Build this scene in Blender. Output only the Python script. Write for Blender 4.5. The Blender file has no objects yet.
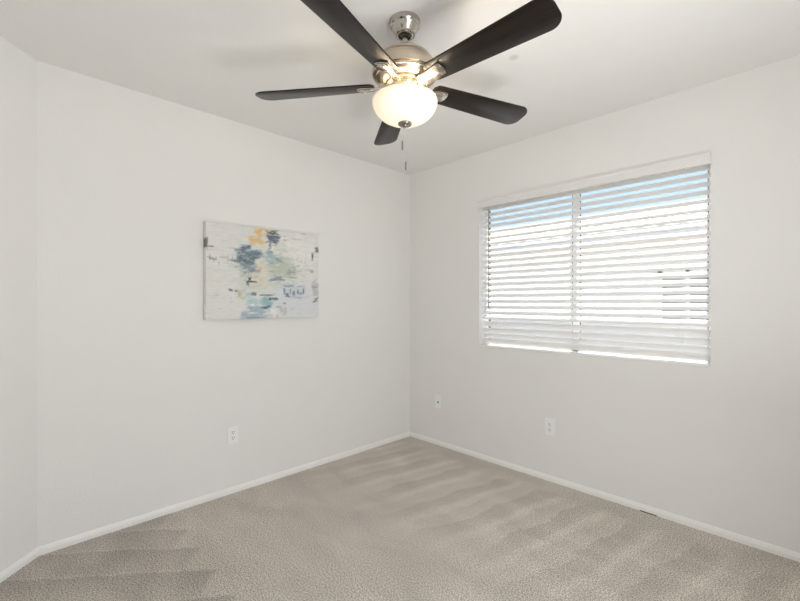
import bpy, bmesh, math, random
from mathutils import Vector, Matrix
random.seed(7)
S = bpy.context.scene
COL = S.collection
R = math.radians
H = 2.447                      # ceiling height (m)

# ------------------------------------------------------------------ camera
cam_d = bpy.data.cameras.new('camera')
cam_d.sensor_width = 36.0
cam_d.lens = 414.0 / 800.0 * 36.0
cam_d.shift_y = 2.0 / 800.0
cam_d.clip_start = 0.02
cam = bpy.data.objects.new('camera', cam_d)
COL.objects.link(cam)
cam.location = (2.72, -2.78, 1.25)
cam.rotation_euler = (R(90), 0, math.atan2(0.716, 0.698))
S.camera = cam

# ------------------------------------------------------------------ sky, sun, lights, exposure
w = bpy.data.worlds.new('world'); S.world = w; w.use_nodes = True
wn = w.node_tree.nodes; wl = w.node_tree.links
wn.clear()
sky = wn.new('ShaderNodeTexSky'); sky.sky_type = 'NISHITA'
sky.sun_disc = False; sky.sun_elevation = R(68.5); sky.sun_rotation = R(-4)
sky.air_density = 1.0; sky.dust_density = 1.3; sky.ozone_density = 1.0
bg = wn.new('ShaderNodeBackground'); bg.inputs['Strength'].default_value = 0.125
wo = wn.new('ShaderNodeOutputWorld')
wl.new(sky.outputs[0], bg.inputs['Color']); wl.new(bg.outputs[0], wo.inputs['Surface'])

sun_d = bpy.data.lights.new('sun', 'SUN'); sun_d.energy = 7.2; sun_d.angle = R(0.6)
sun_d.color = (1.0, 0.98, 0.95)
sun = bpy.data.objects.new('sun', sun_d); COL.objects.link(sun)
sun.rotation_euler = (R(-21.5), 0, R(4))      # high sun on the window side of the house

def area(name, loc, rot, sx, sy, power, color):
    d = bpy.data.lights.new(name, 'AREA'); d.shape = 'RECTANGLE'; d.size = sx; d.size_y = sy
    d.energy = power; d.color = color
    o = bpy.data.objects.new(name, d); COL.objects.link(o); o.location = loc; o.rotation_euler = rot
    return o
# added fill light, set in an opening of the unseen side wall
SIDE_FILL = area('side_fill_light', (3.06 + 0.135, -1.85, 1.02), (0, R(90), 0), 1.96, 0.82, 14.0, (1.0, 0.99, 0.975))
# added fill light without a body, aimed up to brighten the ceiling
CEIL_FILL = area('ceiling_fill_light', (2.68, -1.62, 0.75), (R(180), 0, 0), 0.50, 0.50, 6.8, (1.0, 0.995, 0.985))

S.view_settings.view_transform = 'Standard'
S.view_settings.look = 'None'
S.view_settings.gamma = 1.0
S.view_settings.use_curve_mapping = False
S.view_settings.exposure = 0.79
S.cycles.max_bounces = 16
S.cycles.diffuse_bounces = 12
S.cycles.transparent_max_bounces = 16

# ------------------------------------------------------------------ helpers
def mesh_obj(name, bm, mats, parent=None, smooth=None):
    me = bpy.data.meshes.new(name)
    bmesh.ops.recalc_face_normals(bm, faces=bm.faces)
    bm.to_mesh(me); bm.free()
    if not isinstance(mats, (list, tuple)): mats = [mats]
    for m in mats: me.materials.append(m)
    if smooth is not None:
        for p in me.polygons: p.use_smooth = True
        me.set_sharp_from_angle(angle=R(smooth))
    o = bpy.data.objects.new(name, me); COL.objects.link(o)
    if parent: o.parent = parent
    return o

def empty(name, loc, rz=0.0):
    o = bpy.data.objects.new(name, None); COL.objects.link(o)
    o.location = loc; o.rotation_euler = (0, 0, rz); o.empty_display_size = 0.05
    return o

def tag(o, label=None, cat=None, group=None, kind=None):
    if label: o['label'] = label
    if cat: o['category'] = cat
    if group: o['group'] = group
    if kind: o['kind'] = kind
    return o

def box(bm, x0, x1, y0, y1, z0, z1, mi=0, bev=0.0, M=None, seg=2):
    t = bmesh.new()
    vs = [t.verts.new((x, y, z)) for x in (x0, x1) for y in (y0, y1) for z in (z0, z1)]
    for f in ((0,1,3,2), (4,6,7,5), (0,4,5,1), (2,3,7,6), (0,2,6,4), (1,5,7,3)):
        t.faces.new([vs[i] for i in f])
    bmesh.ops.recalc_face_normals(t, faces=t.faces)
    if bev > 0:
        bmesh.ops.bevel(t, geom=list(t.edges), offset=bev, segments=seg, affect='EDGES', profile=0.5)
    join(bm, t, mi, M)

def join(bm, t, mi=0, M=None):
    if M is not None: bmesh.ops.transform(t, matrix=M, verts=t.verts)
    mp = {}
    for v in t.verts: mp[v] = bm.verts.new(v.co)
    for f in t.faces:
        nf = bm.faces.new([mp[v] for v in f.verts]); nf.material_index = mi
    t.free()

def lathe(bm, prof, n=48, mi=0, M=None, cx=0, cy=0):
    t = bmesh.new()
    rings = []
    for r, z in prof:
        if r < 1e-5: rings.append([t.verts.new((cx, cy, z))])
        else: rings.append([t.verts.new((cx + r*math.cos(2*math.pi*k/n), cy + r*math.sin(2*math.pi*k/n), z)) for k in range(n)])
    for a, b in zip(rings, rings[1:]):
        for k in range(n):
            q = (k+1) % n
            if len(a) == 1 and len(b) == 1: continue
            if len(a) == 1: t.faces.new((a[0], b[k], b[q]))
            elif len(b) == 1: t.faces.new((a[k], a[q], b[0]))
            else: t.faces.new((a[k], a[q], b[q], b[k]))
    join(bm, t, mi, M)

def cyl(bm, p0, p1, r, n=16, mi=0, r1=None):
    p0, p1 = Vector(p0), Vector(p1); d = p1 - p0; L = d.length
    M = Matrix.Translation(p0) @ d.to_track_quat('Z', 'Y').to_matrix().to_4x4()
    r1 = r if r1 is None else r1
    lathe(bm, [(0, 0), (r, 0), (r1, L), (0, L)], n, mi, M)

def prism(bm, poly, z0, z1, mi=0, M=None, bev=0.0, seg=2):
    t = bmesh.new()
    lo = [t.verts.new((x, y, z0)) for x, y in poly]
    hi = [t.verts.new((x, y, z1)) for x, y in poly]
    n = len(poly)
    t.faces.new(lo[::-1]); t.faces.new(hi)
    for k in range(n):
        t.faces.new((lo[k], lo[(k+1) % n], hi[(k+1) % n], hi[k]))
    bmesh.ops.recalc_face_normals(t, faces=t.faces)
    if bev > 0:
        ed = [e for e in t.edges if abs(e.verts[0].co.z - e.verts[1].co.z) < 1e-6]
        bmesh.ops.bevel(t, geom=ed, offset=bev, segments=seg, affect='EDGES', profile=0.5)
    join(bm, t, mi, M)

# ------------------------------------------------------------------ materials
class NT:
    """small helper around a material's node tree"""
    def __init__(self, name):
        self.m = bpy.data.materials.new(name); self.m.use_nodes = True
        self.n = self.m.node_tree.nodes; self.l = self.m.node_tree.links
        self.n.clear()
        self.out = self.n.new('ShaderNodeOutputMaterial')
    def add(self, t, **kw):
        nd = self.n.new(t)
        for k, v in kw.items():
            if k in nd.inputs: nd.inputs[k].default_value = v
            else: setattr(nd, k, v)
        return nd
    def link(self, a, b): self.l.new(a, b)

def mat(name, col, rough=0.5, metal=0.0, noise_scale=40, var=0.04, bump=0.0, bump_scale=200, dist=0.002, spec=0.5, stretch=None):
    t = NT(name)
    p = t.add('ShaderNodeBsdfPrincipled', Roughness=rough, Metallic=metal)
    p.inputs['Specular IOR Level'].default_value = spec
    tc = t.add('ShaderNodeTexCoord')
    src = tc.outputs['Object']
    if stretch:
        mp = t.add('ShaderNodeMapping'); mp.inputs['Scale'].default_value = stretch
        t.link(src, mp.inputs['Vector']); src = mp.outputs['Vector']
    nz = t.add('ShaderNodeTexNoise', Scale=noise_scale, Detail=4.0)
    t.link(src, nz.inputs['Vector'])
    cr = t.add('ShaderNodeMix', data_type='RGBA')
    cr.inputs['A'].default_value = tuple(max(0, c*(1-var)) for c in col) + (1,)
    cr.inputs['B'].default_value = tuple(min(1, c*(1+var)) for c in col) + (1,)
    cr.inputs[6].default_value = tuple(max(0, c*(1-var)) for c in col) + (1,)
    cr.inputs[7].default_value = tuple(min(1, c*(1+var)) for c in col) + (1,)
    t.link(nz.outputs['Fac'], cr.inputs[0])
    t.link(cr.outputs[2], p.inputs['Base Color'])
    if bump > 0:
        n2 = t.add('ShaderNodeTexNoise', Scale=bump_scale, Detail=3.0)
        t.link(src, n2.inputs['Vector'])
        b = t.add('ShaderNodeBump', Strength=bump, Distance=dist)
        t.link(n2.outputs['Fac'], b.inputs['Height']); t.link(b.outputs[0], p.inputs['Normal'])
    t.link(p.outputs[0], t.out.inputs['Surface'])
    return t.m

M_wall = mat('painted_wall', (0.80, 0.797, 0.785), 0.85, noise_scale=6, var=0.012, bump=0.25, bump_scale=90, dist=0.003, spec=0.2)
M_ceil = mat('painted_ceiling', (0.80, 0.797, 0.785), 0.9, noise_scale=5, var=0.015, bump=0.3, bump_scale=70, dist=0.003, spec=0.2)
def dark_spot(m, x, y, r, amt):
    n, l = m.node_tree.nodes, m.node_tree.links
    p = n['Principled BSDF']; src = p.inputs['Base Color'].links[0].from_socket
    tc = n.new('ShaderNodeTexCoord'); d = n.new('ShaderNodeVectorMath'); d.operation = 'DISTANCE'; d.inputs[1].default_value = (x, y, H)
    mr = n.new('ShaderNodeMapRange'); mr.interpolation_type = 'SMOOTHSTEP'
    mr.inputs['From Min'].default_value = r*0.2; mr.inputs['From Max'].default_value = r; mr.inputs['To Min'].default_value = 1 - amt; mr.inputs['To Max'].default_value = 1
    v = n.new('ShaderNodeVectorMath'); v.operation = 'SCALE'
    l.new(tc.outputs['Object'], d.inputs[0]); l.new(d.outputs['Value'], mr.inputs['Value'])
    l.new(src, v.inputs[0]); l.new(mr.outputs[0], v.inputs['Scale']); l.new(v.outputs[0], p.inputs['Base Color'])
dark_spot(M_ceil, 1.66, -0.97, 0.035, 0.20)      # small round spot, ceiling colour darkened towards its middle
M_trim = mat('white_trim_paint', (0.86, 0.86, 0.84), 0.35, noise_scale=20, var=0.01)
M_vinyl = mat('white_vinyl', (0.86, 0.86, 0.85), 0.4, noise_scale=30, var=0.01)
M_slat = mat('white_blind_slat', (0.86, 0.86, 0.85), 0.38, noise_scale=8, var=0.012)
M_val = mat('white_valance', (0.78, 0.775, 0.765), 0.45, noise_scale=8, var=0.012)
M_cord = mat('white_cord', (0.85, 0.85, 0.83), 0.7, noise_scale=400, var=0.05)
M_gasket = mat('dark_gasket', (0.08, 0.08, 0.085), 0.6)
M_wand = mat('smoky_wand', (0.33, 0.33, 0.33), 0.25)
M_nickel = mat('brushed_nickel', (0.50, 0.47, 0.43), 0.24, 1.0, noise_scale=60, var=0.08, bump=0.06, bump_scale=120, dist=0.001, stretch=(1, 1, 14))
M_motor = mat('bulb_tinted_nickel', (0.58, 0.50, 0.40), 0.30, 1.0, noise_scale=60, var=0.06, bump=0.05, bump_scale=120, dist=0.001, stretch=(1, 1, 14))  # nickel colour warmed to paint in the glow of the bulbs
M_darknickel = mat('aged_nickel', (0.30, 0.28, 0.25), 0.3, 1.0, noise_scale=60, var=0.2)
M_darkmetal = mat('dark_metal', (0.10, 0.09, 0.08), 0.4, 0.8)
M_chain = mat('bead_chain', (0.75, 0.74, 0.72), 0.3, 0.9)
M_fob = mat('grey_fob', (0.22, 0.21, 0.20), 0.4, 0.3)
M_plate = mat('white_plate', (0.85, 0.86, 0.87), 0.3, noise_scale=30, var=0.01)
M_slot = mat('slot_dark', (0.03, 0.03, 0.03), 0.6)
M_screw = mat('screw_metal', (0.6, 0.6, 0.58), 0.35, 0.9)
M_gap_shade = mat('gap_shade_paint', (0.05, 0.035, 0.025), 0.9)  # near-black brown painted for the shade inside the carpet gap

def wood_mat():
    t = NT('dark_walnut')
    p = t.add('ShaderNodeBsdfPrincipled', Roughness=0.30); p.inputs['Specular IOR Level'].default_value = 0.3
    tc = t.add('ShaderNodeTexCoord')
    mp = t.add('ShaderNodeMapping'); mp.inputs['Scale'].default_value = (3.0, 60.0, 60.0)
    nz = t.add('ShaderNodeTexNoise', Scale=1.6, Detail=6.0, Distortion=0.6)
    cr = t.add('ShaderNodeValToRGB')
    e = cr.color_ramp.elements
    e[0].position = 0.3; e[0].color = (0.005, 0.0035, 0.0028, 1)
    e[1].position = 0.72; e[1].color = (0.016, 0.011, 0.008, 1)
    t.link(tc.outputs['Object'], mp.inputs['Vector']); t.link(mp.outputs[0], nz.inputs['Vector'])
    t.link(nz.outputs['Fac'], cr.inputs[0]); t.link(cr.outputs[0], p.inputs['Base Color'])
    b = t.add('ShaderNodeBump', Strength=0.08, Distance=0.001)
    t.link(nz.outputs['Fac'], b.inputs['Height']); t.link(b.outputs[0], p.inputs['Normal'])
    t.link(p.outputs[0], t.out.inputs['Surface'])
    return t.m
M_wood = wood_mat()

def bowl_mat():
    t = NT('frosted_lit_glass')
    e = t.add('ShaderNodeEmission', Strength=0.62); e.inputs['Color'].default_value = (1.0, 0.76, 0.46, 1)
    d = t.add('ShaderNodeBsdfPrincipled', Roughness=0.25)
    d.inputs['Base Color'].default_value = (0.93, 0.90, 0.84, 1)
    tl = t.add('ShaderNodeBsdfTranslucent'); tl.inputs['Color'].default_value = (0.95, 0.88, 0.76, 1)
    mx = t.add('ShaderNodeMixShader'); mx.inputs[0].default_value = 0.035
    ad = t.add('ShaderNodeAddShader')
    tc = t.add('ShaderNodeTexCoord'); nz = t.add('ShaderNodeTexNoise', Scale=9.0, Detail=3.0)
    mr = t.add('ShaderNodeMapRange'); mr.inputs['To Min'].default_value = 0.20; mr.inputs['To Max'].default_value = 0.26
    t.link(tc.outputs['Object'], nz.inputs['Vector']); t.link(nz.outputs['Fac'], mr.inputs['Value']); t.link(mr.outputs[0], e.inputs['Strength'])
    t.link(d.outputs[0], mx.inputs[1]); t.link(tl.outputs[0], mx.inputs[2])
    t.link(mx.outputs[0], ad.inputs[0]); t.link(e.outputs[0], ad.inputs[1])
    t.link(ad.outputs[0], t.out.inputs['Surface'])
    return t.m
M_bowl = bowl_mat()

def glass_mat():
    t = NT('window_glass')
    tr = t.add('ShaderNodeBsdfTransparent'); tr.inputs['Color'].default_value = (0.955, 0.96, 0.965, 1)
    gl = t.add('ShaderNodeBsdfGlossy', Roughness=0.02)
    # a thin pane: leaving the far face must not act as total internal reflection, so the index is inverted there
    fr = t.add('ShaderNodeFresnel'); ge = t.add('ShaderNodeNewGeometry')
    io = t.add('ShaderNodeMapRange'); io.inputs['To Min'].default_value = 1.45; io.inputs['To Max'].default_value = 1/1.45
    t.link(ge.outputs['Backfacing'], io.inputs['Value']); t.link(io.outputs[0], fr.inputs['IOR'])
    tc = t.add('ShaderNodeTexCoord'); nz = t.add('ShaderNodeTexNoise', Scale=1.2)
    b = t.add('ShaderNodeBump', Strength=0.02); t.link(tc.outputs['Object'], nz.inputs['Vector'])
    t.link(nz.outputs['Fac'], b.inputs['Height']); t.link(b.outputs[0], gl.inputs['Normal'])
    mx = t.add('ShaderNodeMixShader')
    t.link(fr.outputs[0], mx.inputs[0]); t.link(tr.outputs[0], mx.inputs[1]); t.link(gl.outputs[0], mx.inputs[2])
    t.link(mx.outputs[0], t.out.inputs['Surface'])
    return t.m
M_glass = glass_mat()

def carpet_mat():
    t = NT('beige_carpet')
    p = t.add('ShaderNodeBsdfPrincipled', Roughness=0.95)
    p.inputs['Specular IOR Level'].default_value = 0.1
    p.inputs['Sheen Weight'].default_value = 0.15
    tc = t.add('ShaderNodeTexCoord')
    O = tc.outputs['Object']
    # yarn flecks
    v = t.add('ShaderNodeTexNoise', Scale=310.0, Detail=2.0, Roughness=0.6); t.link(O, v.inputs['Vector'])
    v2 = t.add('ShaderNodeTexNoise', Scale=150.0, Detail=3.0, Roughness=0.65); t.link(O, v2.inputs['Vector'])
    ad = t.add('ShaderNodeMath', operation='ADD'); t.link(v.outputs['Fac'], ad.inputs[0]); t.link(v2.outputs['Fac'], ad.inputs[1])
    hf = t.add('ShaderNodeMath', operation='MULTIPLY'); t.link(ad.outputs[0], hf.inputs[0]); hf.inputs[1].default_value = 0.5
    cr = t.add('ShaderNodeValToRGB'); e = cr.color_ramp.elements
    e[0].position = 0.40; e[0].color = (0.12, 0.102, 0.083, 1)
    e[1].position = 0.60; e[1].color = (0.88, 0.81, 0.735, 1)
    m = cr.color_ramp.elements.new(0.50); m.color = (0.53, 0.487, 0.425, 1)
    t.link(hf.outputs[0], cr.inputs[0])
    # pile lean left by the vacuum: passes square to the window wall, short stepped passes by the left wall
    def mth(op, a, b=None, c=None, clamp=False):
        nd = t.add('ShaderNodeMath', operation=op); nd.use_clamp = clamp
        for q, val in enumerate((a, b, c)):
            if val is None: continue
            if isinstance(val, (int, float)): nd.inputs[q].default_value = val
            else: t.link(val, nd.inputs[q])
        return nd.outputs[0]
    def step(x, a, b):
        mr = t.add('ShaderNodeMapRange', interpolation_type='SMOOTHSTEP')
        mr.inputs['From Min'].default_value = a; mr.inputs['From Max'].default_value = b
        t.link(x, mr.inputs['Value']); return mr.outputs[0]
    wn_ = t.add('ShaderNodeTexNoise', Scale=3.2, Detail=3.0); t.link(O, wn_.inputs['Vector'])
    fz = t.add('ShaderNodeTexNoise', Scale=28.0, Detail=2.0); t.link(O, fz.inputs['Vector'])
    wob = mth('MULTIPLY', mth('SUBTRACT', wn_.outputs['Fac'], 0.5), 0.16)
    fzz = mth('MULTIPLY', mth('SUBTRACT', fz.outputs['Fac'], 0.5), 0.05)
    jit = mth('ADD', wob, fzz)
    sp = t.add('ShaderNodeSeparateXYZ'); t.link(O, sp.inputs[0]); X, Y = sp.outputs[0], sp.outputs[1]
    # window side passes
    u = mth('ADD', mth('SUBTRACT', X, mth('MULTIPLY', Y, 0.20)), jit)
    fu = mth('FRACT', mth('DIVIDE', u, 0.285))
    ridge = mth('SUBTRACT', 1.0, step(mth('ABSOLUTE', mth('SUBTRACT', fu, 0.5)), 0.0, 0.20))
    saw = mth('SUBTRACT', fu, 0.5)
    regA = step(mth('ADD', Y, mth('MULTIPLY', jit, 3.0)), -1.45, -0.65)
    edge = mth('SUBTRACT', 1.0, step(Y, -0.26, -0.10))
    A = mth('MULTIPLY', mth('MULTIPLY', mth('ADD', mth('MULTIPLY', ridge, 0.18), mth('MULTIPLY', saw, 0.18)), regA), edge)
    # left passes
    s_ = mth('ADD', mth('ADD', mth('MULTIPLY', X, 0.63), mth('MULTIPLY', Y, 0.77)), jit)
    t_ = mth('ADD', mth('SUBTRACT', mth('MULTIPLY', X, 0.77), mth('MULTIPLY', Y, 0.63)), mth('MULTIPLY', jit, 0.5))
    q = mth('DIVIDE', mth('SUBTRACT', t_, 1.65), 0.19)
    idx = mth('FLOOR', q); fr_ = mth('FRACT', q)
    send = mth('ADD', mth('MULTIPLY', idx, 0.15), -1.25)
    dk = step(mth('SUBTRACT', send, s_), -0.015, 0.03)
    B = mth('MULTIPLY', dk, mth('MULTIPLY', step(fr_, 0.0, 0.10), mth('SUBTRACT', -0.26, mth('MULTIPLY', fr_, -0.14))))
    # loose blotches between
    big = t.add('ShaderNodeTexNoise', Scale=3.4, Detail=2.5, Distortion=0.6)
    mpb = t.add('ShaderNodeMapping'); mpb.inputs['Rotation'].default_value = (0, 0, R(-40)); mpb.inputs['Scale'].default_value = (0.7, 1.6, 1)
    t.link(O, mpb.inputs['Vector']); t.link(mpb.outputs[0], big.inputs['Vector'])
    Cc = mth('MULTIPLY', mth('SUBTRACT', big.outputs['Fac'], 0.5), 0.46)
    tot = mth('ADD', mth('ADD', A, B), mth('ADD', Cc, 1.0))
    class _O: pass
    mu = _O(); mu.outputs = [tot]
    vm = t.add('ShaderNodeVectorMath', operation='SCALE'); t.link(cr.outputs[0], vm.inputs[0]); t.link(mu.outputs[0], vm.inputs['Scale'])
    t.link(vm.outputs[0], p.inputs['Base Color'])
    bp = t.add('ShaderNodeBump', Strength=0.7, Distance=0.004)
    t.link(hf.outputs[0], bp.inputs['Height']); t.link(bp.outputs[0], p.inputs['Normal'])
    t.link(p.outputs[0], t.out.inputs['Surface'])
    return t.m
M_carpet = carpet_mat()

def paint_mat():
    t = NT('painted_canvas')
    p = t.add('ShaderNodeBsdfPrincipled', Roughness=0.7); p.inputs['Specular IOR Level'].default_value = 0.25
    a = t.add('ShaderNodeAttribute', attribute_name='paint')
    tc = t.add('ShaderNodeTexCoord')
    mp = t.add('ShaderNodeMapping'); mp.inputs['Scale'].default_value = (1, 1, 5)
    nz = t.add('ShaderNodeTexNoise', Scale=22.0, Detail=5.0)
    t.link(tc.outputs['Object'], mp.inputs['Vector']); t.link(mp.outputs[0], nz.inputs['Vector'])
    mr = t.add('ShaderNodeMapRange'); mr.inputs['To Min'].default_value = 0.86; mr.inputs['To Max'].default_value = 1.10
    t.link(nz.outputs['Fac'], mr.inputs['Value'])
    vm = t.add('ShaderNodeVectorMath', operation='SCALE')
    t.link(a.outputs['Color'], vm.inputs[0]); t.link(mr.outputs[0], vm.inputs['Scale'])
    t.link(vm.outputs[0], p.inputs['Base Color'])
    b = t.add('ShaderNodeBump', Strength=0.3, Distance=0.002)
    t.link(nz.outputs['Fac'], b.inputs['Height']); t.link(b.outputs[0], p.inputs['Normal'])
    t.link(p.outputs[0], t.out.inputs['Surface'])
    return t.m
M_paint = paint_mat()

def roof_mat():
    t = NT('clay_roof_tile')
    p = t.add('ShaderNodeBsdfPrincipled', Roughness=0.9)
    tc = t.add('ShaderNodeTexCoord'); nz = t.add('ShaderNodeTexNoise', Scale=6.0, Detail=3.0)
    cr = t.add('ShaderNodeValToRGB'); e = cr.color_ramp.elements
    e[0].position = 0.3; e[0].color = (0.66, 0.55, 0.44, 1); e[1].position = 0.7; e[1].color = (0.82, 0.74, 0.63, 1)
    t.link(tc.outputs['Object'], nz.inputs['Vector']); t.link(nz.outputs['Fac'], cr.inputs[0]); t.link(cr.outputs[0], p.inputs['Base Color'])
    t.link(p.outputs[0], t.out.inputs['Surface'])
    return t.m
M_roof = roof_mat()
M_stucco = mat('pale_stucco', (0.86, 0.84, 0.80), 0.9, noise_scale=10, var=0.03, bump=0.3, bump_scale=60, dist=0.004)
M_ground = mat('gravel_ground', (0.62, 0.60, 0.57), 0.95, noise_scale=30, var=0.25, bump=0.6, bump_scale=50, dist=0.02)
M_darkpane = mat('grey_pane', (0.36, 0.37, 0.38), 0.12, noise_scale=3, var=0.1)  # neighbour's window pane, an even grey

# ------------------------------------------------------------------ setting: room shell
RX, BY = 3.06, -3.16           # unseen walls: right of and behind the camera
LY = -2.635                    # where the left wall meets the angled wall
DX = -(BY - LY) * 0.716 / 0.698  # angled wall ends here on the back wall
T = 0.14
WX0, WX1, WZ0, WZ1 = 0.780, 2.286, 0.900, 2.060     # window opening

def struct(name, bm, m, smooth=None):
    return tag(mesh_obj(name, bm, m, None, smooth), kind='structure')

bm = bmesh.new()
prism(bm, [(-0.0, 0.0), (0.0, LY), (DX, BY), (RX, BY), (RX, 0.0)], -0.10, 0.0)
struct('floor', bm, M_carpet)
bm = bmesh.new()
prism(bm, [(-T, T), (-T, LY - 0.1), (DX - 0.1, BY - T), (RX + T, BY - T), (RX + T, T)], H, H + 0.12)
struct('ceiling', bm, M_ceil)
bm = bmesh.new(); prism(bm, [(0, T), (0, LY), (-T, LY - 0.058), (-T, T)], -0.1, H); struct('wall_left', bm, M_wall)
bm = bmesh.new()
nx, ny = 0.698 * T, 0.716 * T
prism(bm, [(0, LY), (DX, BY), (DX - 0.058, BY - T), (-T, LY - 0.058)], -0.1, H); struct('wall_corner', bm, M_wall)
bm = bmesh.new(); prism(bm, [(DX, BY), (RX + T, BY), (RX + T, BY - T), (DX - 0.058, BY - T)], -0.1, H); struct('wall_back', bm, M_wall)
bm = bmesh.new()      # unseen side wall; its door-sized opening is added for the fill light
DY0, DY1, DOH = -2.27, -1.43, 2.03
box(bm, RX, RX + T, BY, DY0, -0.1, H); box(bm, RX, RX + T, DY0, DY1, DOH, H); box(bm, RX, RX + T, DY1, T, -0.1, H)
struct('wall_side', bm, M_wall)

# window wall with its opening
bm = bmesh.new()
def wall_with_hole(bm):
    xs = [0.0, WX0, WX1, RX]; zs = [-0.1, WZ0, WZ1, H]
    for yy, flip in ((0.0, False), (T, True)):
        g = [[bm.verts.new((x, yy, z)) for z in zs] for x in xs]
        for i in range(3):
            for k in range(3):
                if i == 1 and k == 1: continue
                bm.faces.new((g[i][k], g[i+1][k], g[i+1][k+1], g[i][k+1]))
        if yy == 0: g0 = g
        else: g1 = g
    for (a, b) in (((1,1),(2,1)), ((2,1),(2,2)), ((2,2),(1,2)), ((1,2),(1,1))):
        bm.faces.new((g0[a[0]][a[1]], g0[b[0]][b[1]], g1[b[0]][b[1]], g1[a[0]][a[1]]))
    for k in range(3):
        for i in (0, 3): bm.faces.new((g0[i][k], g0[i][k+1], g1[i][k+1], g1[i][k]))
        bm.faces.new((g0[k][0], g0[k+1][0], g1[k+1][0], g1[k][0]))
        bm.faces.new((g0[k][3], g0[k+1][3], g1[k+1][3], g1[k][3]))
wall_with_hole(bm)
struct('wall_right', bm, M_wall)

# baseboards: small profiled moulding
BP = [(0, -0.01), (0.014, -0.01), (0.014, 0.021), (0.0125, 0.0235), (0.0105, 0.0245), (0.0105, 0.0295), (0.008, 0.0315), (0.0065, 0.036), (0.004, 0.039), (0, 0.039)]
def baseboard(name, p0, p1, n0, n1):
    """p0,p1: wall line ends; n0,n1: mitre directions into the room"""
    bm = bmesh.new()
    a = [bm.verts.new((p0[0] + n0[0]*d, p0[1] + n0[1]*d, z)) for d, z in BP]
    b = [bm.verts.new((p1[0] + n1[0]*d, p1[1] + n1[1]*d, z)) for d, z in BP]
    n = len(BP)
    for k in range(n):
        q = (k+1) % n
        bm.faces.new((a[k], a[q], b[q], b[k]))
    bm.faces.new(a); bm.faces.new(b[::-1])
    return struct(name, bm, M_trim, 25)
tq = math.tan(R(45.73 / 2))
baseboard('baseboard_left', (0, 0), (0, LY), (1, -1), (1, tq))
baseboard('baseboard_right', (RX, 0), (0, 0), (0, -1), (1, -1))
nd = (0.698, 0.716)
baseboard('baseboard_corner', (0, LY), (DX, BY), (1, tq), (0.4, 1))

# dark sliver whose colour stands in for shade in a gap by the moulding
bm = bmesh.new()
prism(bm, [(1.945, -0.0142), (2.033, -0.0142), (2.036, -0.0185), (2.015, -0.0175), (1.985, -0.0158), (1.945, -0.0147)], 0.0, 0.0045, bev=0.001)
struct('gap_shade_1', bm, M_gap_shade)

# ------------------------------------------------------------------ window
def make_window():
    root = empty('window_1', ((WX0 + WX1)/2, 0.10, WZ0)); tag(root, kind='structure')
    cx, cy, cz = root.location
    Lb = lambda bm, x0, x1, y0, y1, z0, z1, **k: box(bm, x0 - cx, x1 - cx, y0 - cy, y1 - cy, z0 - cz, z1 - cz, **k)
    bm = bmesh.new()
    f = 0.014; y0, y1 = 0.085, 0.14
    Lb(bm, WX0, WX0 + f, y0, y1, WZ0, WZ1, bev=0.003); Lb(bm, WX1 - f, WX1, y0, y1, WZ0, WZ1, bev=0.003)
    Lb(bm, WX0, WX1, y0, y1, WZ0, WZ0 + f, bev=0.003); Lb(bm, WX0, WX1, y0, y1, WZ1 - f, WZ1, bev=0.003)
    mesh_obj('window_frame', bm, M_vinyl, root)
    mid = 1.512
    for (a, b, yy) in ((WX0 + f, mid + 0.022, 0.100), (mid - 0.022, WX1 - f, 0.118)):
        bm = bmesh.new(); s = 0.018
        z0, z1 = WZ0 + f, WZ1 - f
        sl = 0.012 if a == WX0 + f else 0.040
        sr = 0.040 if a == WX0 + f else 0.012
        Lb(bm, a, a + sl, yy, yy + 0.018, z0, z1); Lb(bm, b - sr, b, yy, yy + 0.018, z0, z1)
        Lb(bm, a, b, yy, yy + 0.018, z0, z0 + s); Lb(bm, a, b, yy, yy + 0.018, z1 - s, z1)
        g = 0.005
        for (q0, q1, w0, w1) in ((a + sl, a + sl + g, z0 + s, z1 - s), (b - sr - g, b - sr, z0 + s, z1 - s),
                                 (a + sl, b - sr, z0 + s, z0 + s + g), (a + sl, b - sr, z1 - s - g, z1 - s)):
            Lb(bm, q0, q1, yy + 0.001, yy + 0.016, w0, w1, mi=1)
        sash = mesh_obj('sash', bm, [M_vinyl, M_gasket], root)
        bm = bmesh.new()
        Lb(bm, a + sl + 0.001, b - sr - 0.001, yy + 0.008, yy + 0.012, z0 + s + 0.001, z1 - s - 0.001)
        mesh_obj('glass_pane', bm, M_glass, sash)
    bm = bmesh.new()
    Lb(bm, WX0, WX1, -0.006, 0.085, WZ0 - 0.001, WZ0 + 0.008, bev=0.003)
    mesh_obj('sill', bm, M_trim, root)
make_window()

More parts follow.
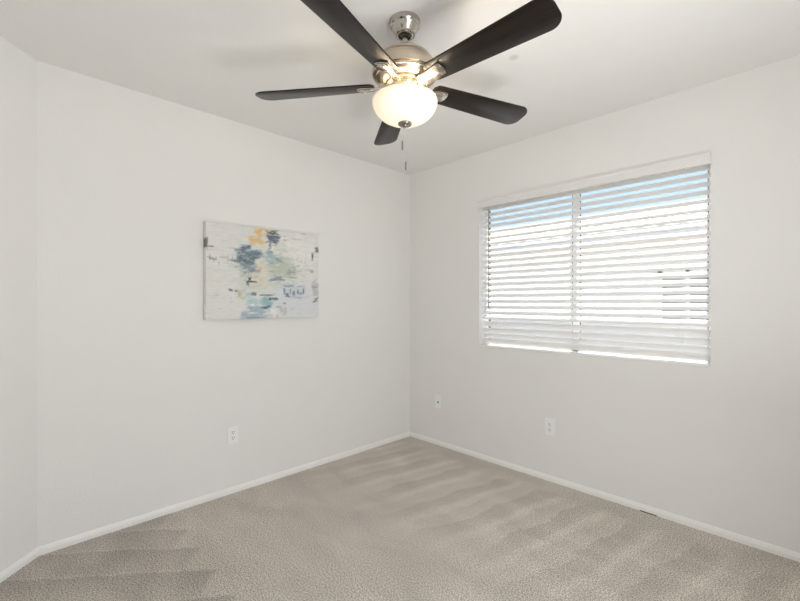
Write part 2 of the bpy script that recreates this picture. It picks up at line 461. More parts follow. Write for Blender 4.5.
# ------------------------------------------------------------------ window blind
def make_blind():
    root = empty('window_blind', ((WX0 + WX1)/2, 0.0, WZ1))
    tag(root, 'white two inch slatted blind hanging in the window opening, slats tilted half open', 'blind')
    cx, cz = root.location.x, root.location.z
    x0, x1 = WX0 + 0.006 - cx, WX1 - 0.006 - cx
    yb = 0.052
    # valance: moulded board across the front with a short return at each end
    bm = bmesh.new()
    prof = [(-0.016, -0.056), (-0.018, -0.050), (-0.018, -0.014), (-0.021, -0.008), (-0.021, 0.004), (-0.004, 0.004), (-0.004, -0.056)]
    M = Matrix(((0, 0, 1, 0), (1, 0, 0, 0), (0, 1, 0, 0), (0, 0, 0, 1)))
    prism(bm, prof, WX0 - 0.004 - cx, WX1 + 0.004 - cx, M=M)
    mesh_obj('valance', bm, M_val, root)
    bm = bmesh.new(); box(bm, x0, x1, 0.02, 0.078, -0.045, -0.004, bev=0.002); mesh_obj('headrail', bm, M_slat, root)
    # one slat: shallow arched strip
    def slat_mesh():
        bm = bmesh.new(); w = 0.05; th = 0.003; n = 8
        top, bot = [], []
        for k in range(n + 1):
            u = -w/2 + w*k/n; c = 0.0035*(1 - (2*u/w)**2)
            e = th*(0.55 if k in (0, n) else 1.0)
            top.append((u, c + e/2)); bot.append((u, c - e/2))
        M = Matrix(((0, 0, 1, 0), (1, 0, 0, 0), (0, 1, 0, 0), (0, 0, 0, 1)))
        prism(bm, top + bot[::-1], x0, x1, M=M)
        return bm
    first = mesh_obj('slat', slat_mesh(), M_slat, root, 40)
    zs = []
    z = 2.000
    for i in range(20):
        zs.append((z - 0.0456*i, 45 + random.uniform(-1.2, 1.2), random.uniform(-0.0006, 0.0006)))
    zs += [(1.078, -60, 0.001), (1.028, -58, -0.001), (0.984, -50, 0.0015)]   # lowest slats have flipped over
    for i, (z, tilt, sk) in enumerate(zs):
        o = first if i == 0 else first.copy()
        if i: COL.objects.link(o)
        o.parent = root
        o.location = (0, yb, z - cz); o.rotation_euler = (R(tilt), sk, 0)
    bm = bmesh.new(); box(bm, x0, x1, -0.025, 0.025, -0.009, 0.009, bev=0.003)
    br = mesh_obj('bottom_rail', bm, M_slat, root); br.location = (0, yb, 0.944 - cz); br.rotation_euler = (R(-38), 0, 0)
    for xl in (0.94, 1.545, 2.145):
        bm = bmesh.new()
        for dy in (-0.023, 0.023):
            cyl(bm, (xl - cx, yb + dy, 2.03 - cz), (xl - cx, yb + dy, 0.94 - cz), 0.0009, 6)
        cyl(bm, (xl - cx + 0.012, yb, 2.03 - cz), (xl - cx + 0.012, yb, 0.94 - cz), 0.0010, 6)
        mesh_obj('ladder_cord', bm, M_cord, root)
    bm = bmesh.new()
    cyl(bm, (0.862 - cx, 0.010, 1.245 - cz), (0.862 - cx, 0.010, 1.99 - cz), 0.0032, 8)
    cyl(bm, (0.862 - cx, 0.010, 1.205 - cz), (0.862 - cx, 0.010, 1.250 - cz), 0.0046, 8)
    mesh_obj('tilt_wand', bm, M_wand, root, 40)
make_blind()

# ------------------------------------------------------------------ ceiling fan
FX, FY = 1.473, -1.535
def make_fan():
    root = empty('ceiling_fan', (FX, FY, H))
    tag(root, 'brushed nickel ceiling fan with five dark walnut blades and lit frosted bowl light', 'ceiling fan')
    Z = lambda z: z - H
    P = lambda pr: [(r, z - H) for r, z in pr]
    bm = bmesh.new()
    lathe(bm, P([(0, H), (0.064, H), (0.0655, H - 0.003), (0.0655, 2.4265), (0.0635, 2.4235), (0.0600, 2.4215), (0.0585, 2.419), (0.0545, 2.410), (0.0495, 2.400), (0.0435, 2.3925),
                 (0.0425, 2.390), (0.0425, 2.3865), (0.0395, 2.384), (0.0365, 2.3845), (0.0360, 2.382), (0.031, 2.3805), (0.0285, 2.383), (0.0275, 2.395), (0.0, 2.397)]), 48)
    mesh_obj('canopy', bm, M_nickel, root, 30)
    bm = bmesh.new()
    lathe(bm, P([(0, 2.400), (0.018, 2.398), (0.025, 2.392), (0.022, 2.386), (0.014, 2.382), (0, 2.381)]), 32)
    mesh_obj('hanger_ball', bm, M_darkmetal, root, 35)
    bm = bmesh.new(); lathe(bm, P([(0, 2.39), (0.0125, 2.39), (0.0125, 2.31), (0, 2.31)]), 24); mesh_obj('downrod', bm, M_nickel, root, 35)
    bm = bmesh.new()
    lathe(bm, P([(0, 2.318), (0.028, 2.318), (0.031, 2.314), (0.06, 2.311), (0.088, 2.302), (0.104, 2.291), (0.1085, 2.286), (0.1085, 2.2800), (0.1045, 2.2795), (0.1045, 2.2775), (0.110, 2.277),
                 (0.116, 2.273), (0.122, 2.268), (0.128, 2.261), (0.133, 2.253), (0.1365, 2.245), (0.139, 2.236), (0.1395, 2.227), (0.1385, 2.220), (0.1365, 2.2145), (0.1365, 2.2100), (0.1310, 2.2095), (0.1310, 2.2050), (0.1280, 2.2030), (0.1280, 2.1990), (0.1235, 2.1985),
                 (0.118, 2.1925), (0.110, 2.186), (0.102, 2.182), (0.094, 2.180), (0.092, 2.182), (0.070, 2.183), (0, 2.184)]), 64)
    mesh_obj('motor_housing', bm, M_motor, root, 24)
    bm = bmesh.new()
    lathe(bm, P([(0, 2.186), (0.078, 2.186), (0.080, 2.183), (0.080, 2.176), (0.077, 2.173), (0, 2.173)]), 48); mesh_obj('flywheel', bm, M_motor, root, 35)
    bm = bmesh.new()
    lathe(bm, P([(0, 2.175), (0.058, 2.175), (0.060, 2.171), (0.056, 2.163), (0.052, 2.155), (0.053, 2.152), (0.058, 2.150), (0.058, 2.142), (0.050, 2.140), (0, 2.140)]), 48)
    mesh_obj('switch_housing', bm, M_motor, root, 30)
    bm = bmesh.new()
    cyl(bm, (0, 0, Z(2.141)), (0, 0, Z(2.010)), 0.005, 12)
    mesh_obj('bowl_rod', bm, M_nickel, root, 30)
    # frosted bowl, open at the top
    bm = bmesh.new()
    out = [(0.129, 2.115), (0.1335, 2.1125), (0.1372, 2.107), (0.1385, 2.099), (0.1360, 2.085), (0.1290, 2.068), (0.1170, 2.051), (0.1000, 2.036), (0.078, 2.024), (0.052, 2.016), (0.022, 2.012), (0.006, 2.012)]
    inn = [(r - 0.004 if r > 0.03 else r, z + (0.0035 if r < 0.125 else 0.001)) for r, z in out][::-1]
    lathe(bm, P(out + inn + [out[0]]), 64)
    bowl = mesh_obj('light_bowl', bm, M_bowl, root, 60)
    bm = bmesh.new()
    lathe(bm, P([(0, 2.015), (0.027, 2.015), (0.0295, 2.012), (0.0295, 2.008), (0.026, 2.004), (0.021, 2.005), (0.016, 2.002), (0.013, 2.002), (0.011, 1.997), (0.007, 1.994), (0, 1.993)]), 32)
    mesh_obj('finial', bm, M_darknickel, root, 25)
    # blades
    zb = 2.174
    outline = []
    r0, r1 = 0.130, 0.671
    def rc(cx, cy, rad, a0, a1, n): return [(cx + rad*math.cos(R(a0 + (a1-a0)*k/n)), cy + rad*math.sin(R(a0 + (a1-a0)*k/n))) for k in range(n+1)]
    hw0, hw1 = 0.051, 0.068
    outline += rc(r0 + 0.028, -hw0 + 0.028, 0.028, 180, 270, 6)
    outline += rc(r1 - 0.058, -hw1 + 0.052, 0.052, 268, 350, 8)
    outline += rc(r1 - 0.058, hw1 - 0.052, 0.052, 10, 92, 8)
    outline += rc(r0 + 0.028, hw0 - 0.028, 0.028, 90, 180, 6)
    iron = [(0.060, -0.019), (0.100, -0.018), (0.128, -0.019), (0.155, -0.024), (0.183, -0.029), (0.197, -0.030), (0.203, -0.027), (0.208, -0.012), (0.209, 0.0),
            (0.208, 0.012), (0.203, 0.027), (0.197, 0.030), (0.183, 0.029), (0.155, 0.024), (0.128, 0.019), (0.100, 0.018), (0.060, 0.019)]
    inner = [(0.150 + (x - 0.150)*0.72 + 0.012, y*0.66) for x, y in iron if x > 0.12]
    for k in range(5):
        # camera right axis = (0.699, 0.716): angles measured from it
        a = R((27.7, 99.7, 171.5, 241.9, 315.7)[k]) + math.atan2(0.717, 0.699)
        Mr = Matrix.Rotation(a, 4, 'Z'); Mp = Matrix.Rotation(R(-13), 4, 'X')
        bm = bmesh.new()
        prism(bm, outline, -0.003, 0.003, bev=0.0012)
        bl = mesh_obj('blade', bm, M_wood, root, 40)
        bl.matrix_local = Matrix.Translation((0, 0, Z(zb))) @ Mr @ Mp
        bm = bmesh.new()
        prism(bm, iron, -0.0085, -0.0032, bev=0.0018)
        prism(bm, inner, -0.0115, -0.0080, bev=0.0022)
        box(bm, 0.052, 0.112, -0.014, 0.014, -0.008, 0.018, bev=0.004)
        for (sx, sy) in ((0.150, 0.0), (0.187, 0.022), (0.187, -0.022)):
            cyl(bm, (sx, sy, -0.0135), (sx, sy, -0.009), 0.0042, 10)
        ir = mesh_obj('blade_iron', bm, M_nickel, root, 40)
        ir.matrix_local = Matrix.Translation((0, 0, Z(zb))) @ Mr @ Mp
    # pull chains
    f = Vector((-0.716, 0.698, 0)); r = Vector((0.699, 0.717, 0))
    for lat, zt, zf0, zf1 in ((-0.011, 2.006, 1.940, 1.897), (0.0035, 1.994, 1.852, 1.812)):
        p = r*lat
        bm = bmesh.new()
        z = zt
        cyl(bm, (p.x, p.y, Z(zt)), (p.x, p.y, Z(zf0)), 0.0007, 6)
        while z > zf0:
            lathe(bm, [(0, 0.0015), (0.0013, 0.0007), (0.0013, -0.0007), (0, -0.0015)], 6, M=Matrix.Translation((p.x, p.y, Z(z)))); z -= 0.0042
        ch = mesh_obj('pull_chain', bm, M_chain, root)
        bm = bmesh.new()
        lathe(bm, [(0, Z(zf0)), (0.0022, Z(zf0) - 0.001), (0.0034, Z(zf0) - 0.008), (0.0036, Z(zf1) + 0.008), (0.0025, Z(zf1) + 0.001), (0, Z(zf1))], 12, M=Matrix.Translation((p.x, p.y, 0)))
        mesh_obj('chain_fob', bm, M_fob, ch, 40)
    # two bulbs inside the bowl
    for s in (-1, 1):
        bm = bmesh.new()
        lathe(bm, [(0, 0.03), (0.012, 0.028), (0.013, 0.015), (0.019, 0.0), (0.021, -0.012), (0.017, -0.025), (0.008, -0.031), (0, -0.032)], 20)
        bu = mesh_obj('bulb', bm, M_bowl, root, 60)
        bu.location = (0.07*s, 0, Z(2.096))
        d = bpy.data.lights.new('bulb_light', 'POINT'); d.energy = 1.2; d.color = (1.0, 0.86, 0.66); d.shadow_soft_size = 0.022
        o = bpy.data.objects.new('bulb_light', d); COL.objects.link(o); o.parent = root
        o.location = (0.07*s, 0.045, Z(2.112))
make_fan()

# ------------------------------------------------------------------ canvas painting
def make_painting():
    W_, H_ = 0.818, 0.612
    root = empty('canvas_painting', (0.0, -1.851, 1.143))
    tag(root, 'abstract canvas in white, slate blue, teal and ochre hanging on the left wall', 'painting')
    D = 0.044
    nx, nz = 260, 195
    rnd = random.Random(11)
    base = (0.74, 0.735, 0.715)
    px = [[list(base) for _ in range(nz + 1)] for _ in range(nx + 1)]
    # value noise used to fray the strokes
    tab = [[rnd.random() for _ in range(64)] for _ in range(64)]
    def vn(x, y):
        xi, yi = int(math.floor(x)), int(math.floor(y)); fx, fy = x - xi, y - yi
        fx = fx*fx*(3-2*fx); fy = fy*fy*(3-2*fy)
        g = lambda i, j: tab[i & 63][j & 63]
        return (g(xi, yi)*(1-fx) + g(xi+1, yi)*fx)*(1-fy) + (g(xi, yi+1)*(1-fx) + g(xi+1, yi+1)*fx)*fy
    def fb(x, y): return 0.55*vn(x, y) + 0.3*vn(x*2.1+7, y*2.1+3) + 0.15*vn(x*4.3+1, y*4.3+9)
    def stroke(u, v, du, dv, c, a=1.0, fr=0.5, seed=0, hs=1.0):
        du *= 1.15; dv *= 1.15; fr *= 1.25
        """u,v centre (0..1 right, 0..1 down), half sizes, colour, opacity, fraying"""
        i0, i1 = max(0, int((u - du*1.6)*nx)), min(nx, int((u + du*1.6)*nx) + 1)
        j0, j1 = max(0, int((v - dv*1.6)*nz)), min(nz, int((v + dv*1.6)*nz) + 1)
        for i in range(i0, i1 + 1):
            for j in range(j0, j1 + 1):
                x, y = i/nx, j/nz
                d = max(abs(x - u)/du, abs(y - v)/dv)
                n = fb(x*22*hs + seed*3.1, y*36*hs + seed*5.7) - 0.5
                n2 = fb(x*30 + seed, y*70 + seed*2) - 0.5
                k = (1 - d) + fr*2.0*n + fr*0.8*n2
                k = max(0.0, min(1.0, k*2.0)) * a * (0.72 + 0.56*fb(x*40 + seed*9, y*85 + seed*4))
                k = min(1.0, k)
                if k > 0:
                    q = px[i][nz - j]
                    for t in range(3): q[t] = q[t]*(1-k) + c[t]*k
    slate = (0.15, 0.20, 0.25); slate2 = (0.24, 0.31, 0.36); dark = (0.055, 0.065, 0.085); navy = (0.10, 0.15, 0.26)
    teal = (0.29, 0.48, 0.50); aqua = (0.46, 0.62, 0.62); ochre = (0.74, 0.50, 0.20); sand = (0.72, 0.62, 0.44); sage = (0.50, 0.55, 0.46)
    white = (0.85, 0.84, 0.80); grey = (0.50, 0.51, 0.49); blue = (0.30, 0.44, 0.56); pale = (0.64, 0.70, 0.70); rust = (0.60, 0.36, 0.24); pblue = (0.66, 0.71, 0.76)
    st = [
     # broad washes
     (0.50, 0.45, 0.22, 0.50, pale, 0.45, 0.7), (0.55, 0.15, 0.10, 0.20, (0.74, 0.72, 0.60), 0.5, 0.7), (0.75, 0.82, 0.26, 0.20, pblue, 0.6, 0.5),
     (0.15, 0.86, 0.16, 0.16, (0.72, 0.73, 0.72), 0.4, 0.6), (0.12, 0.58, 0.12, 0.05, (0.74, 0.70, 0.62), 0.4, 0.6), (0.66, 0.46, 0.12, 0.14, (0.55, 0.60, 0.52), 0.7, 0.7),
     (0.46, 0.52, 0.10, 0.16, (0.74, 0.68, 0.54), 0.6, 0.8), (0.15, 0.12, 0.14, 0.10, (0.72, 0.71, 0.68), 0.4, 0.8), (0.85, 0.3, 0.14, 0.14, white, 0.5, 0.7),
     # ochre top
     (0.44, 0.185, 0.055, 0.045, ochre, 0.85, 0.55), (0.475, 0.095, 0.055, 0.03, ochre, 0.75, 0.6), (0.475, 0.14, 0.018, 0.06, (0.72, 0.45, 0.2), 0.6, 0.6), (0.40, 0.16, 0.07, 0.012, sand, 0.7, 0.7),
     # slate mass left of centre
     (0.345, 0.28, 0.045, 0.035, slate, 0.95, 0.5), (0.40, 0.335, 0.09, 0.045, slate2, 0.95, 0.5), (0.33, 0.31, 0.065, 0.03, slate, 0.8, 0.6), (0.36, 0.40, 0.075, 0.05, slate, 0.95, 0.55),
     (0.42, 0.335, 0.05, 0.03, slate, 0.8, 0.6), (0.25, 0.40, 0.055, 0.014, (0.22, 0.24, 0.25), 0.9, 0.6), (0.36, 0.47, 0.055, 0.05, slate2, 0.95, 0.6), (0.42, 0.485, 0.05, 0.035, slate2, 0.85, 0.6), (0.27, 0.33, 0.02, 0.05, aqua, 0.4, 0.6),
     # dark cross, top centre
     (0.595, 0.105, 0.05, 0.022, dark, 0.9, 0.65), (0.595, 0.16, 0.075, 0.022, slate, 0.98, 0.45), (0.595, 0.185, 0.055, 0.035, (0.14, 0.17, 0.23), 0.95, 0.5), (0.57, 0.23, 0.014, 0.055, slate, 0.9, 0.4), (0.60, 0.24, 0.03, 0.012, slate, 0.6, 0.6),
     # blue under the cross
     (0.565, 0.33, 0.025, 0.05, (0.16, 0.24, 0.34), 0.75, 0.6), (0.60, 0.385, 0.055, 0.04, blue, 0.8, 0.6), (0.55, 0.36, 0.05, 0.06, aqua, 0.5, 0.7), (0.65, 0.40, 0.03, 0.02, slate2, 0.7, 0.7), (0.585, 0.265, 0.02, 0.04, white, 0.6, 0.5),
     (0.64, 0.47, 0.08, 0.06, sage, 0.7, 0.8), (0.72, 0.42, 0.08, 0.05, sage, 0.45, 0.8), (0.40, 0.66, 0.09, 0.05, (0.55, 0.60, 0.54), 0.45, 0.9), (0.56, 0.63, 0.08, 0.05, (0.60, 0.63, 0.56), 0.45, 0.9), (0.30, 0.60, 0.06, 0.03, (0.60, 0.62, 0.58), 0.4, 0.9), (0.645, 0.575, 0.045, 0.022, slate2, 0.8, 0.6), (0.62, 0.59, 0.05, 0.012, (0.2, 0.3, 0.36), 0.6, 0.7),
     (0.755, 0.505, 0.035, 0.028, (0.22, 0.28, 0.29), 0.85, 0.65), (0.80, 0.50, 0.05, 0.01, grey, 0.7, 0.6), (0.76, 0.57, 0.05, 0.01, (0.28, 0.31, 0.27), 0.7, 0.6), (0.77, 0.53, 0.08, 0.04, sage, 0.35, 0.7),
     # rust touches
     (0.475, 0.50, 0.022, 0.03, rust, 0.55, 0.8), (0.445, 0.555, 0.02, 0.018, rust, 0.4, 0.8), (0.50, 0.43, 0.03, 0.03, sand, 0.6, 0.8), (0.48, 0.62, 0.04, 0.03, sand, 0.5, 0.8),
     (0.36, 0.545, 0.05, 0.022, (0.45, 0.48, 0.40), 0.6, 0.7),
     # dark marks centre left
     (0.385, 0.585, 0.016, 0.02, dark, 0.9, 0.6), (0.40, 0.61, 0.045, 0.008, dark, 0.85, 0.5), (0.37, 0.625, 0.014, 0.022, slate, 0.9, 0.5),
     (0.225, 0.70, 0.018, 0.014, (0.16, 0.14, 0.13), 0.85, 0.7), (0.265, 0.705, 0.012, 0.011, (0.22, 0.2, 0.18), 0.8, 0.7), (0.09, 0.755, 0.018, 0.005, (0.2, 0.19, 0.18), 0.8, 0.6), (0.10, 0.735, 0.03, 0.004, grey, 0.7, 0.7),
     (0.31, 0.735, 0.035, 0.045, (0.55, 0.58, 0.46), 0.6, 0.7), (0.295, 0.74, 0.01, 0.03, (0.55, 0.48, 0.3), 0.7, 0.6),
     (0.425, 0.735, 0.022, 0.018, (0.10, 0.17, 0.2), 0.9, 0.6), (0.40, 0.74, 0.04, 0.02, teal, 0.5, 0.7),
     # teal at the bottom
     (0.43, 0.82, 0.055, 0.05, aqua, 0.9, 0.5), (0.54, 0.815, 0.05, 0.065, teal, 0.95, 0.4), (0.46, 0.86, 0.05, 0.02, (0.75, 0.78, 0.74), 0.6, 0.7), (0.545, 0.745, 0.06, 0.006, (0.07, 0.07, 0.06), 0.95, 0.3),
     (0.45, 0.89, 0.06, 0.03, (0.36, 0.46, 0.54), 0.9, 0.6), (0.42, 0.955, 0.12, 0.035, (0.33, 0.42, 0.52), 0.85, 0.6), (0.50, 0.875, 0.04, 0.012, navy, 0.85, 0.6), (0.50, 0.94, 0.05, 0.05, (0.42, 0.52, 0.56), 0.7, 0.6), (0.43, 0.985, 0.10, 0.01, (0.16, 0.24, 0.30), 0.8, 0.5), (0.34, 0.95, 0.03, 0.05, (0.42, 0.48, 0.54), 0.7, 0.6),
     (0.57, 0.79, 0.012, 0.02, navy, 0.9, 0.6), (0.615, 0.785, 0.022, 0.016, (0.1, 0.13, 0.2), 0.9, 0.55), (0.555, 0.86, 0.018, 0.012, navy, 0.85, 0.6),
     # rust loop, lower centre right
     (0.645, 0.87, 0.03, 0.006, rust, 0.75, 0.5), (0.67, 0.905, 0.008, 0.035, rust, 0.7, 0.5), (0.64, 0.94, 0.025, 0.006, rust, 0.5, 0.6), (0.63, 0.97, 0.01, 0.02, (0.45, 0.35, 0.32), 0.5, 0.6), (0.60, 0.91, 0.035, 0.03, white, 0.7, 0.7),
     (0.70, 0.825, 0.02, 0.012, (0.25, 0.26, 0.32), 0.75, 0.6), (0.70, 0.91, 0.012, 0.03, grey, 0.7, 0.7),
     # blue stencil block right
     (0.735, 0.655, 0.05, 0.012, (0.26, 0.33, 0.44), 0.8, 0.7), (0.83, 0.655, 0.035, 0.010, (0.3, 0.36, 0.46), 0.7, 0.7), (0.79, 0.72, 0.095, 0.055, (0.46, 0.54, 0.64), 0.4, 0.7), (0.72, 0.745, 0.02, 0.022, navy, 0.85, 0.5), 
     (0.695, 0.71, 0.008, 0.035, navy, 0.7, 0.5), (0.75, 0.71, 0.007, 0.03, navy, 0.75, 0.5), (0.78, 0.72, 0.01, 0.03, navy, 0.7, 0.6), (0.815, 0.71, 0.008, 0.032, navy, 0.75, 0.5), (0.865, 0.70, 0.008, 0.032, navy, 0.85, 0.4), (0.84, 0.725, 0.014, 0.02, navy, 0.6, 0.6), (0.80, 0.765, 0.05, 0.008, navy, 0.3, 0.9),
     # right edge
     (0.975, 0.70, 0.03, 0.075, (0.50, 0.51, 0.50), 0.85, 0.4), (0.975, 0.79, 0.02, 0.028, (0.20, 0.21, 0.24), 0.85, 0.5), (0.975, 0.66, 0.03, 0.012, (0.34, 0.34, 0.36), 0.6, 0.6),
     (0.945, 0.355, 0.008, 0.035, (0.13, 0.16, 0.22), 0.95, 0.35), (0.985, 0.285, 0.016, 0.022, (0.17, 0.18, 0.2), 0.9, 0.5), (0.925, 0.49, 0.035, 0.012, grey, 0.6, 0.8), (0.94, 0.505, 0.012, 0.02, (0.36, 0.4, 0.44), 0.7, 0.7),
     (0.865, 0.11, 0.018, 0.005, (0.13, 0.13, 0.13), 0.9, 0.4), (0.79, 0.175, 0.045, 0.007, grey, 0.6, 0.6), (0.82, 0.29, 0.03, 0.004, (0.36, 0.36, 0.34), 0.7, 0.6), (0.81, 0.375, 0.004, 0.03, grey, 0.7, 0.5), (0.85, 0.39, 0.004, 0.03, grey, 0.7, 0.5), (0.88, 0.40, 0.004, 0.025, grey, 0.7, 0.5), (0.93, 0.13, 0.004, 0.07, (0.66, 0.65, 0.62), 0.6, 0.5),
     # left edge
     (0.006, 0.22, 0.012, 0.06, (0.12, 0.13, 0.13), 0.9, 0.4), (0.035, 0.255, 0.055, 0.012, (0.22, 0.22, 0.21), 0.9, 0.6), (0.05, 0.375, 0.03, 0.012, (0.22, 0.21, 0.2), 0.8, 0.7), (0.035, 0.36, 0.006, 0.03, (0.26, 0.25, 0.24), 0.8, 0.5), (0.085, 0.385, 0.018, 0.018, (0.24, 0.23, 0.22), 0.8, 0.7),
     (0.115, 0.43, 0.006, 0.03, grey, 0.8, 0.5), (0.16, 0.365, 0.03, 0.01, grey, 0.7, 0.7), (0.17, 0.42, 0.025, 0.012, grey, 0.6, 0.7), (0.195, 0.375, 0.006, 0.03, grey, 0.6, 0.6), (0.235, 0.375, 0.004, 0.025, (0.36, 0.36, 0.35), 0.8, 0.5), (0.28, 0.36, 0.005, 0.04, (0.24, 0.27, 0.28), 0.7, 0.5),
     (0.21, 0.27, 0.05, 0.004, grey, 0.6, 0.6), (0.05, 0.89, 0.06, 0.004, grey, 0.4, 0.7), (0.07, 0.93, 0.06, 0.003, grey, 0.4, 0.7), (0.04, 0.82, 0.05, 0.004, grey, 0.45, 0.6), (0.08, 0.78, 0.09, 0.004, grey, 0.35, 0.7), (0.22, 0.80, 0.004, 0.03, grey, 0.4, 0.6),
     (0.13, 0.50, 0.06, 0.015, (0.62, 0.62, 0.60), 0.45, 0.8), (0.19, 0.20, 0.10, 0.01, (0.66, 0.65, 0.62), 0.45, 0.8), (0.30, 0.47, 0.06, 0.03, (0.60, 0.63, 0.60), 0.5, 0.8),
    ]
    for q in range(70):
        u = min(0.97, max(0.03, rnd.gauss(0.52, 0.15))); v = min(0.98, max(0.05, rnd.gauss(0.52, 0.24)))
        stroke(u, v, rnd.uniform(0.02, 0.06), rnd.uniform(0.008, 0.03), rnd.choice([pale, sage, sand, white, aqua, slate2, blue, (0.62, 0.66, 0.60), (0.70, 0.72, 0.68)]), rnd.uniform(0.12, 0.32), 0.85, seed=q + 400)
    for q in range(40):
        stroke(rnd.random(), rnd.random(), rnd.uniform(0.03, 0.12), rnd.uniform(0.002, 0.006), rnd.choice([grey, (0.66, 0.66, 0.63), white]), rnd.uniform(0.2, 0.45), 0.8, seed=q + 500)
    for q, (p, v, du, dv, *rest) in enumerate(st):
        g = 1 - 0.176*p                     # strokes were noted on an oblique view of the canvas: square them up
        u = p*0.824/g
        hh = 495 - 90*p
        stroke(u, min(1, max(0, (495*v - 70*p)/hh)), du*0.824/(g*g)*1.05, dv*495/hh, *rest, seed=q + 1)
    # scattered small flecks
    for q in range(90):
        u = min(0.98, max(0.02, rnd.gauss(0.52, 0.2))); v = rnd.random()
        stroke(u, v, rnd.uniform(0.004, 0.02), rnd.uniform(0.003, 0.012), rnd.choice([white, white, grey, slate2, sand, pale, aqua]), rnd.uniform(0.3, 0.7), 0.7, seed=q + 200)
    bm = bmesh.new()
    cl = bm.loops.layers.float_color.new('paint')
    V = [[bm.verts.new((D, i/nx*W_, j/nz*H_)) for j in range(nz + 1)] for i in range(nx + 1)]
    def face(vs, cs):
        f = bm.faces.new(vs)
        for lp, c in zip(f.loops, cs): lp[cl] = (c[0], c[1], c[2], 1)
    for i in range(nx):
        for j in range(nz):
            face((V[i][j], V[i+1][j], V[i+1][j+1], V[i][j+1]), (px[i][j], px[i+1][j], px[i+1][j+1], px[i][j+1]))
    # wrapped edges carry on the paint of the rim
    def wrap(idx):
        B = [bm.verts.new((0.004, V[i][j].co.y, V[i][j].co.z)) for i, j in idx]
        for k in range(len(idx) - 1):
            (i, j), (i2, j2) = idx[k], idx[k+1]
            face((V[i][j], V[i2][j2], B[k+1], B[k]), (px[i][j], px[i2][j2], px[i2][j2], px[i][j]))
    wrap([(0, j) for j in range(nz + 1)]); wrap([(nx, j) for j in range(nz + 1)])
    wrap([(i, 0) for i in range(nx + 1)]); wrap([(i, nz) for i in range(nx + 1)])
    cv = mesh_obj('canvas', bm, M_paint, root)
    bm = bmesh.new()
    for (y0, y1, z0, z1) in ((0.004, 0.036, 0.004, H_-0.004), (W_-0.036, W_-0.004, 0.004, H_-0.004), (0.036, W_-0.036, 0.004, 0.036), (0.036, W_-0.036, H_-0.036, H_-0.004)):
        box(bm, 0.001, 0.020, y0, y1, z0, z1)
    mesh_obj('stretcher_frame', bm, mat('pale_pine', (0.62, 0.48, 0.32), 0.7), root)
make_painting()

# ------------------------------------------------------------------ wall plates (local: x right, y out of the wall is -y, z up)
def plate_shell(root):
    bm = bmesh.new()
    M = Matrix(((1, 0, 0, 0), (0, 0, -1, 0), (0, 1, 0, 0), (0, 0, 0, 1)))
    prism(bm, [(-0.035, -0.057), (0.035, -0.057), (0.035, 0.057), (-0.035, 0.057)], 0.0, 0.006, M=M, bev=0.0025, seg=3)
    return mesh_obj('faceplate', bm, M_plate, root)
def screw(root, z):
    bm = bmesh.new(); cyl(bm, (0, -0.0055, z), (0, -0.0075, z), 0.0033, 12)
    box(bm, -0.0026, 0.0026, -0.0078, -0.0074, z - 0.0005, z + 0.0005, mi=1)
    mesh_obj('screw', bm, [M_plate, M_slot], root)
def make_outlet(loc, rz, label):
    root = empty('electrical_outlet', loc, rz); tag(root, label, 'outlet', None)
    plate_shell(root); screw(root, 0.0)
    for s in (-1, 1):
        zc = 0.0195*s
        bm = bmesh.new()
        pts = []
        for k in range(28):
            a = 2*math.pi*k/28; x = 0.0172*math.cos(a); z = 0.0172*math.sin(a)
            pts.append((x, max(-0.0142, min(0.0142, z)) + zc))
        M = Matrix(((1, 0, 0, 0), (0, 0, -1, 0), (0, 1, 0, 0), (0, 0, 0, 1)))
        prism(bm, pts, 0.005, 0.0085, M=M)
        e0, e1 = -0.0090, -0.0083
        box(bm, -0.0078, -0.0048, e0, e1, zc + 0.0000, zc + 0.0095, mi=1); box(bm, 0.0048, 0.0078, e0, e1, zc + 0.001, zc + 0.0085, mi=1)
        cyl(bm, (0, e1, zc - 0.0075), (0, e0, zc - 0.0075), 0.0032, 12, mi=1)
        mesh_obj('socket', bm, [M_plate, M_slot], root)
make_outlet((0.0, -1.666, 0.378), R(90), 'white duplex outlet on the left wall below the abstract canvas')
make_outlet((1.377, 0.0, 0.377), 0.0, 'white duplex outlet on the window wall below the blind')
root = empty('cable_outlet', (0.354, 0.0, 0.376)); tag(root, 'white cable plate with one round jack on the window wall near the far corner', 'outlet')
plate_shell(root); screw(root, 0.044); screw(root, -0.044)
bm = bmesh.new()
lathe(bm, [(0, 0), (0.0085, 0), (0.0085, 0.003), (0.0062, 0.003), (0.0062, 0.010), (0.0045, 0.010), (0.0045, 0.004), (0, 0.004)], 6, M=Matrix.Translation((0, -0.0055, 0)) @ Matrix.Rotation(R(90), 4, 'X'), mi=0)
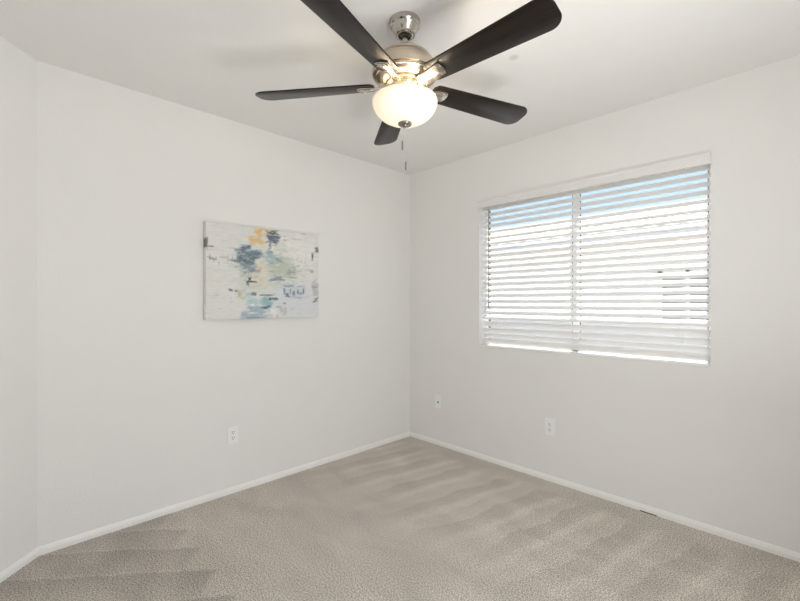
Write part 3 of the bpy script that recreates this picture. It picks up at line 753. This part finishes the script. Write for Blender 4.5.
mesh_obj('coaxial_jack', bm, M_fob, root)

# ------------------------------------------------------------------ outside: yard and neighbour's house
bm = bmesh.new(); box(bm, -14, 16, T + 0.01, 22, -0.40, -0.20); tag(mesh_obj('ground', bm, M_ground), kind='structure')
def make_house():
    root = empty('neighbour_house', (1.0, 4.2, -0.2))
    tag(root, 'pale stucco house with tan tiled roof beyond the window', 'house')
    bm = bmesh.new()
    prism(bm, [(-9, 0), (9, 0), (9, 5.0), (-9, 5.0)], 0.0, 2.62)
    mesh_obj('wall', bm, M_stucco, root)
    # roof: two slopes with rows of barrel tiles
    bm = bmesh.new()
    def slope(ya, za, yb, zb):
        n = 280; rows = 9
        for rr in range(rows):
            t0, t1 = rr/rows, (rr+1.15)/rows
            a, b = [], []
            for k in range(n + 1):
                x = -9.3 + 18.6*k/n
                h = 0.018*abs(math.sin(k*math.pi/4))
                a.append(bm.verts.new((x, ya + (yb-ya)*t0, za + (zb-za)*t0 + h + 0.012)))
                b.append(bm.verts.new((x, ya + (yb-ya)*min(1, t1), za + (zb-za)*min(1, t1) + h)))
            for k in range(n): bm.faces.new((a[k], a[k+1], b[k+1], b[k]))
    slope(-0.35, 2.50, 2.6, 3.38); slope(5.55, 2.50, 2.6, 3.38)
    mesh_obj('roof', bm, M_roof, root)
    bm = bmesh.new(); box(bm, -9.3, 9.3, -0.36, -0.33, 2.34, 2.52); mesh_obj('fascia', bm, M_stucco, root)
    bm = bmesh.new()
    x0, x1, z0, z1 = 0.02, 0.74, 1.13, 1.93
    for (a, b, c, d) in ((x0, x0 + .05, z0, z1), (x1 - .05, x1, z0, z1), (x0, x1, z0, z0 + .05), (x0, x1, z1 - .05, z1), ((x0+x1)/2 - .025, (x0+x1)/2 + .025, z0, z1)):
        box(bm, a, b, -0.05, 0.0, c, d)
    wd = mesh_obj('house_window', bm, M_vinyl, root)
    bm = bmesh.new(); box(bm, x0 + .05, x1 - .05, -0.03, -0.01, z0 + .05, z1 - .05); mesh_obj('pane', bm, M_darkpane, wd)
make_house()
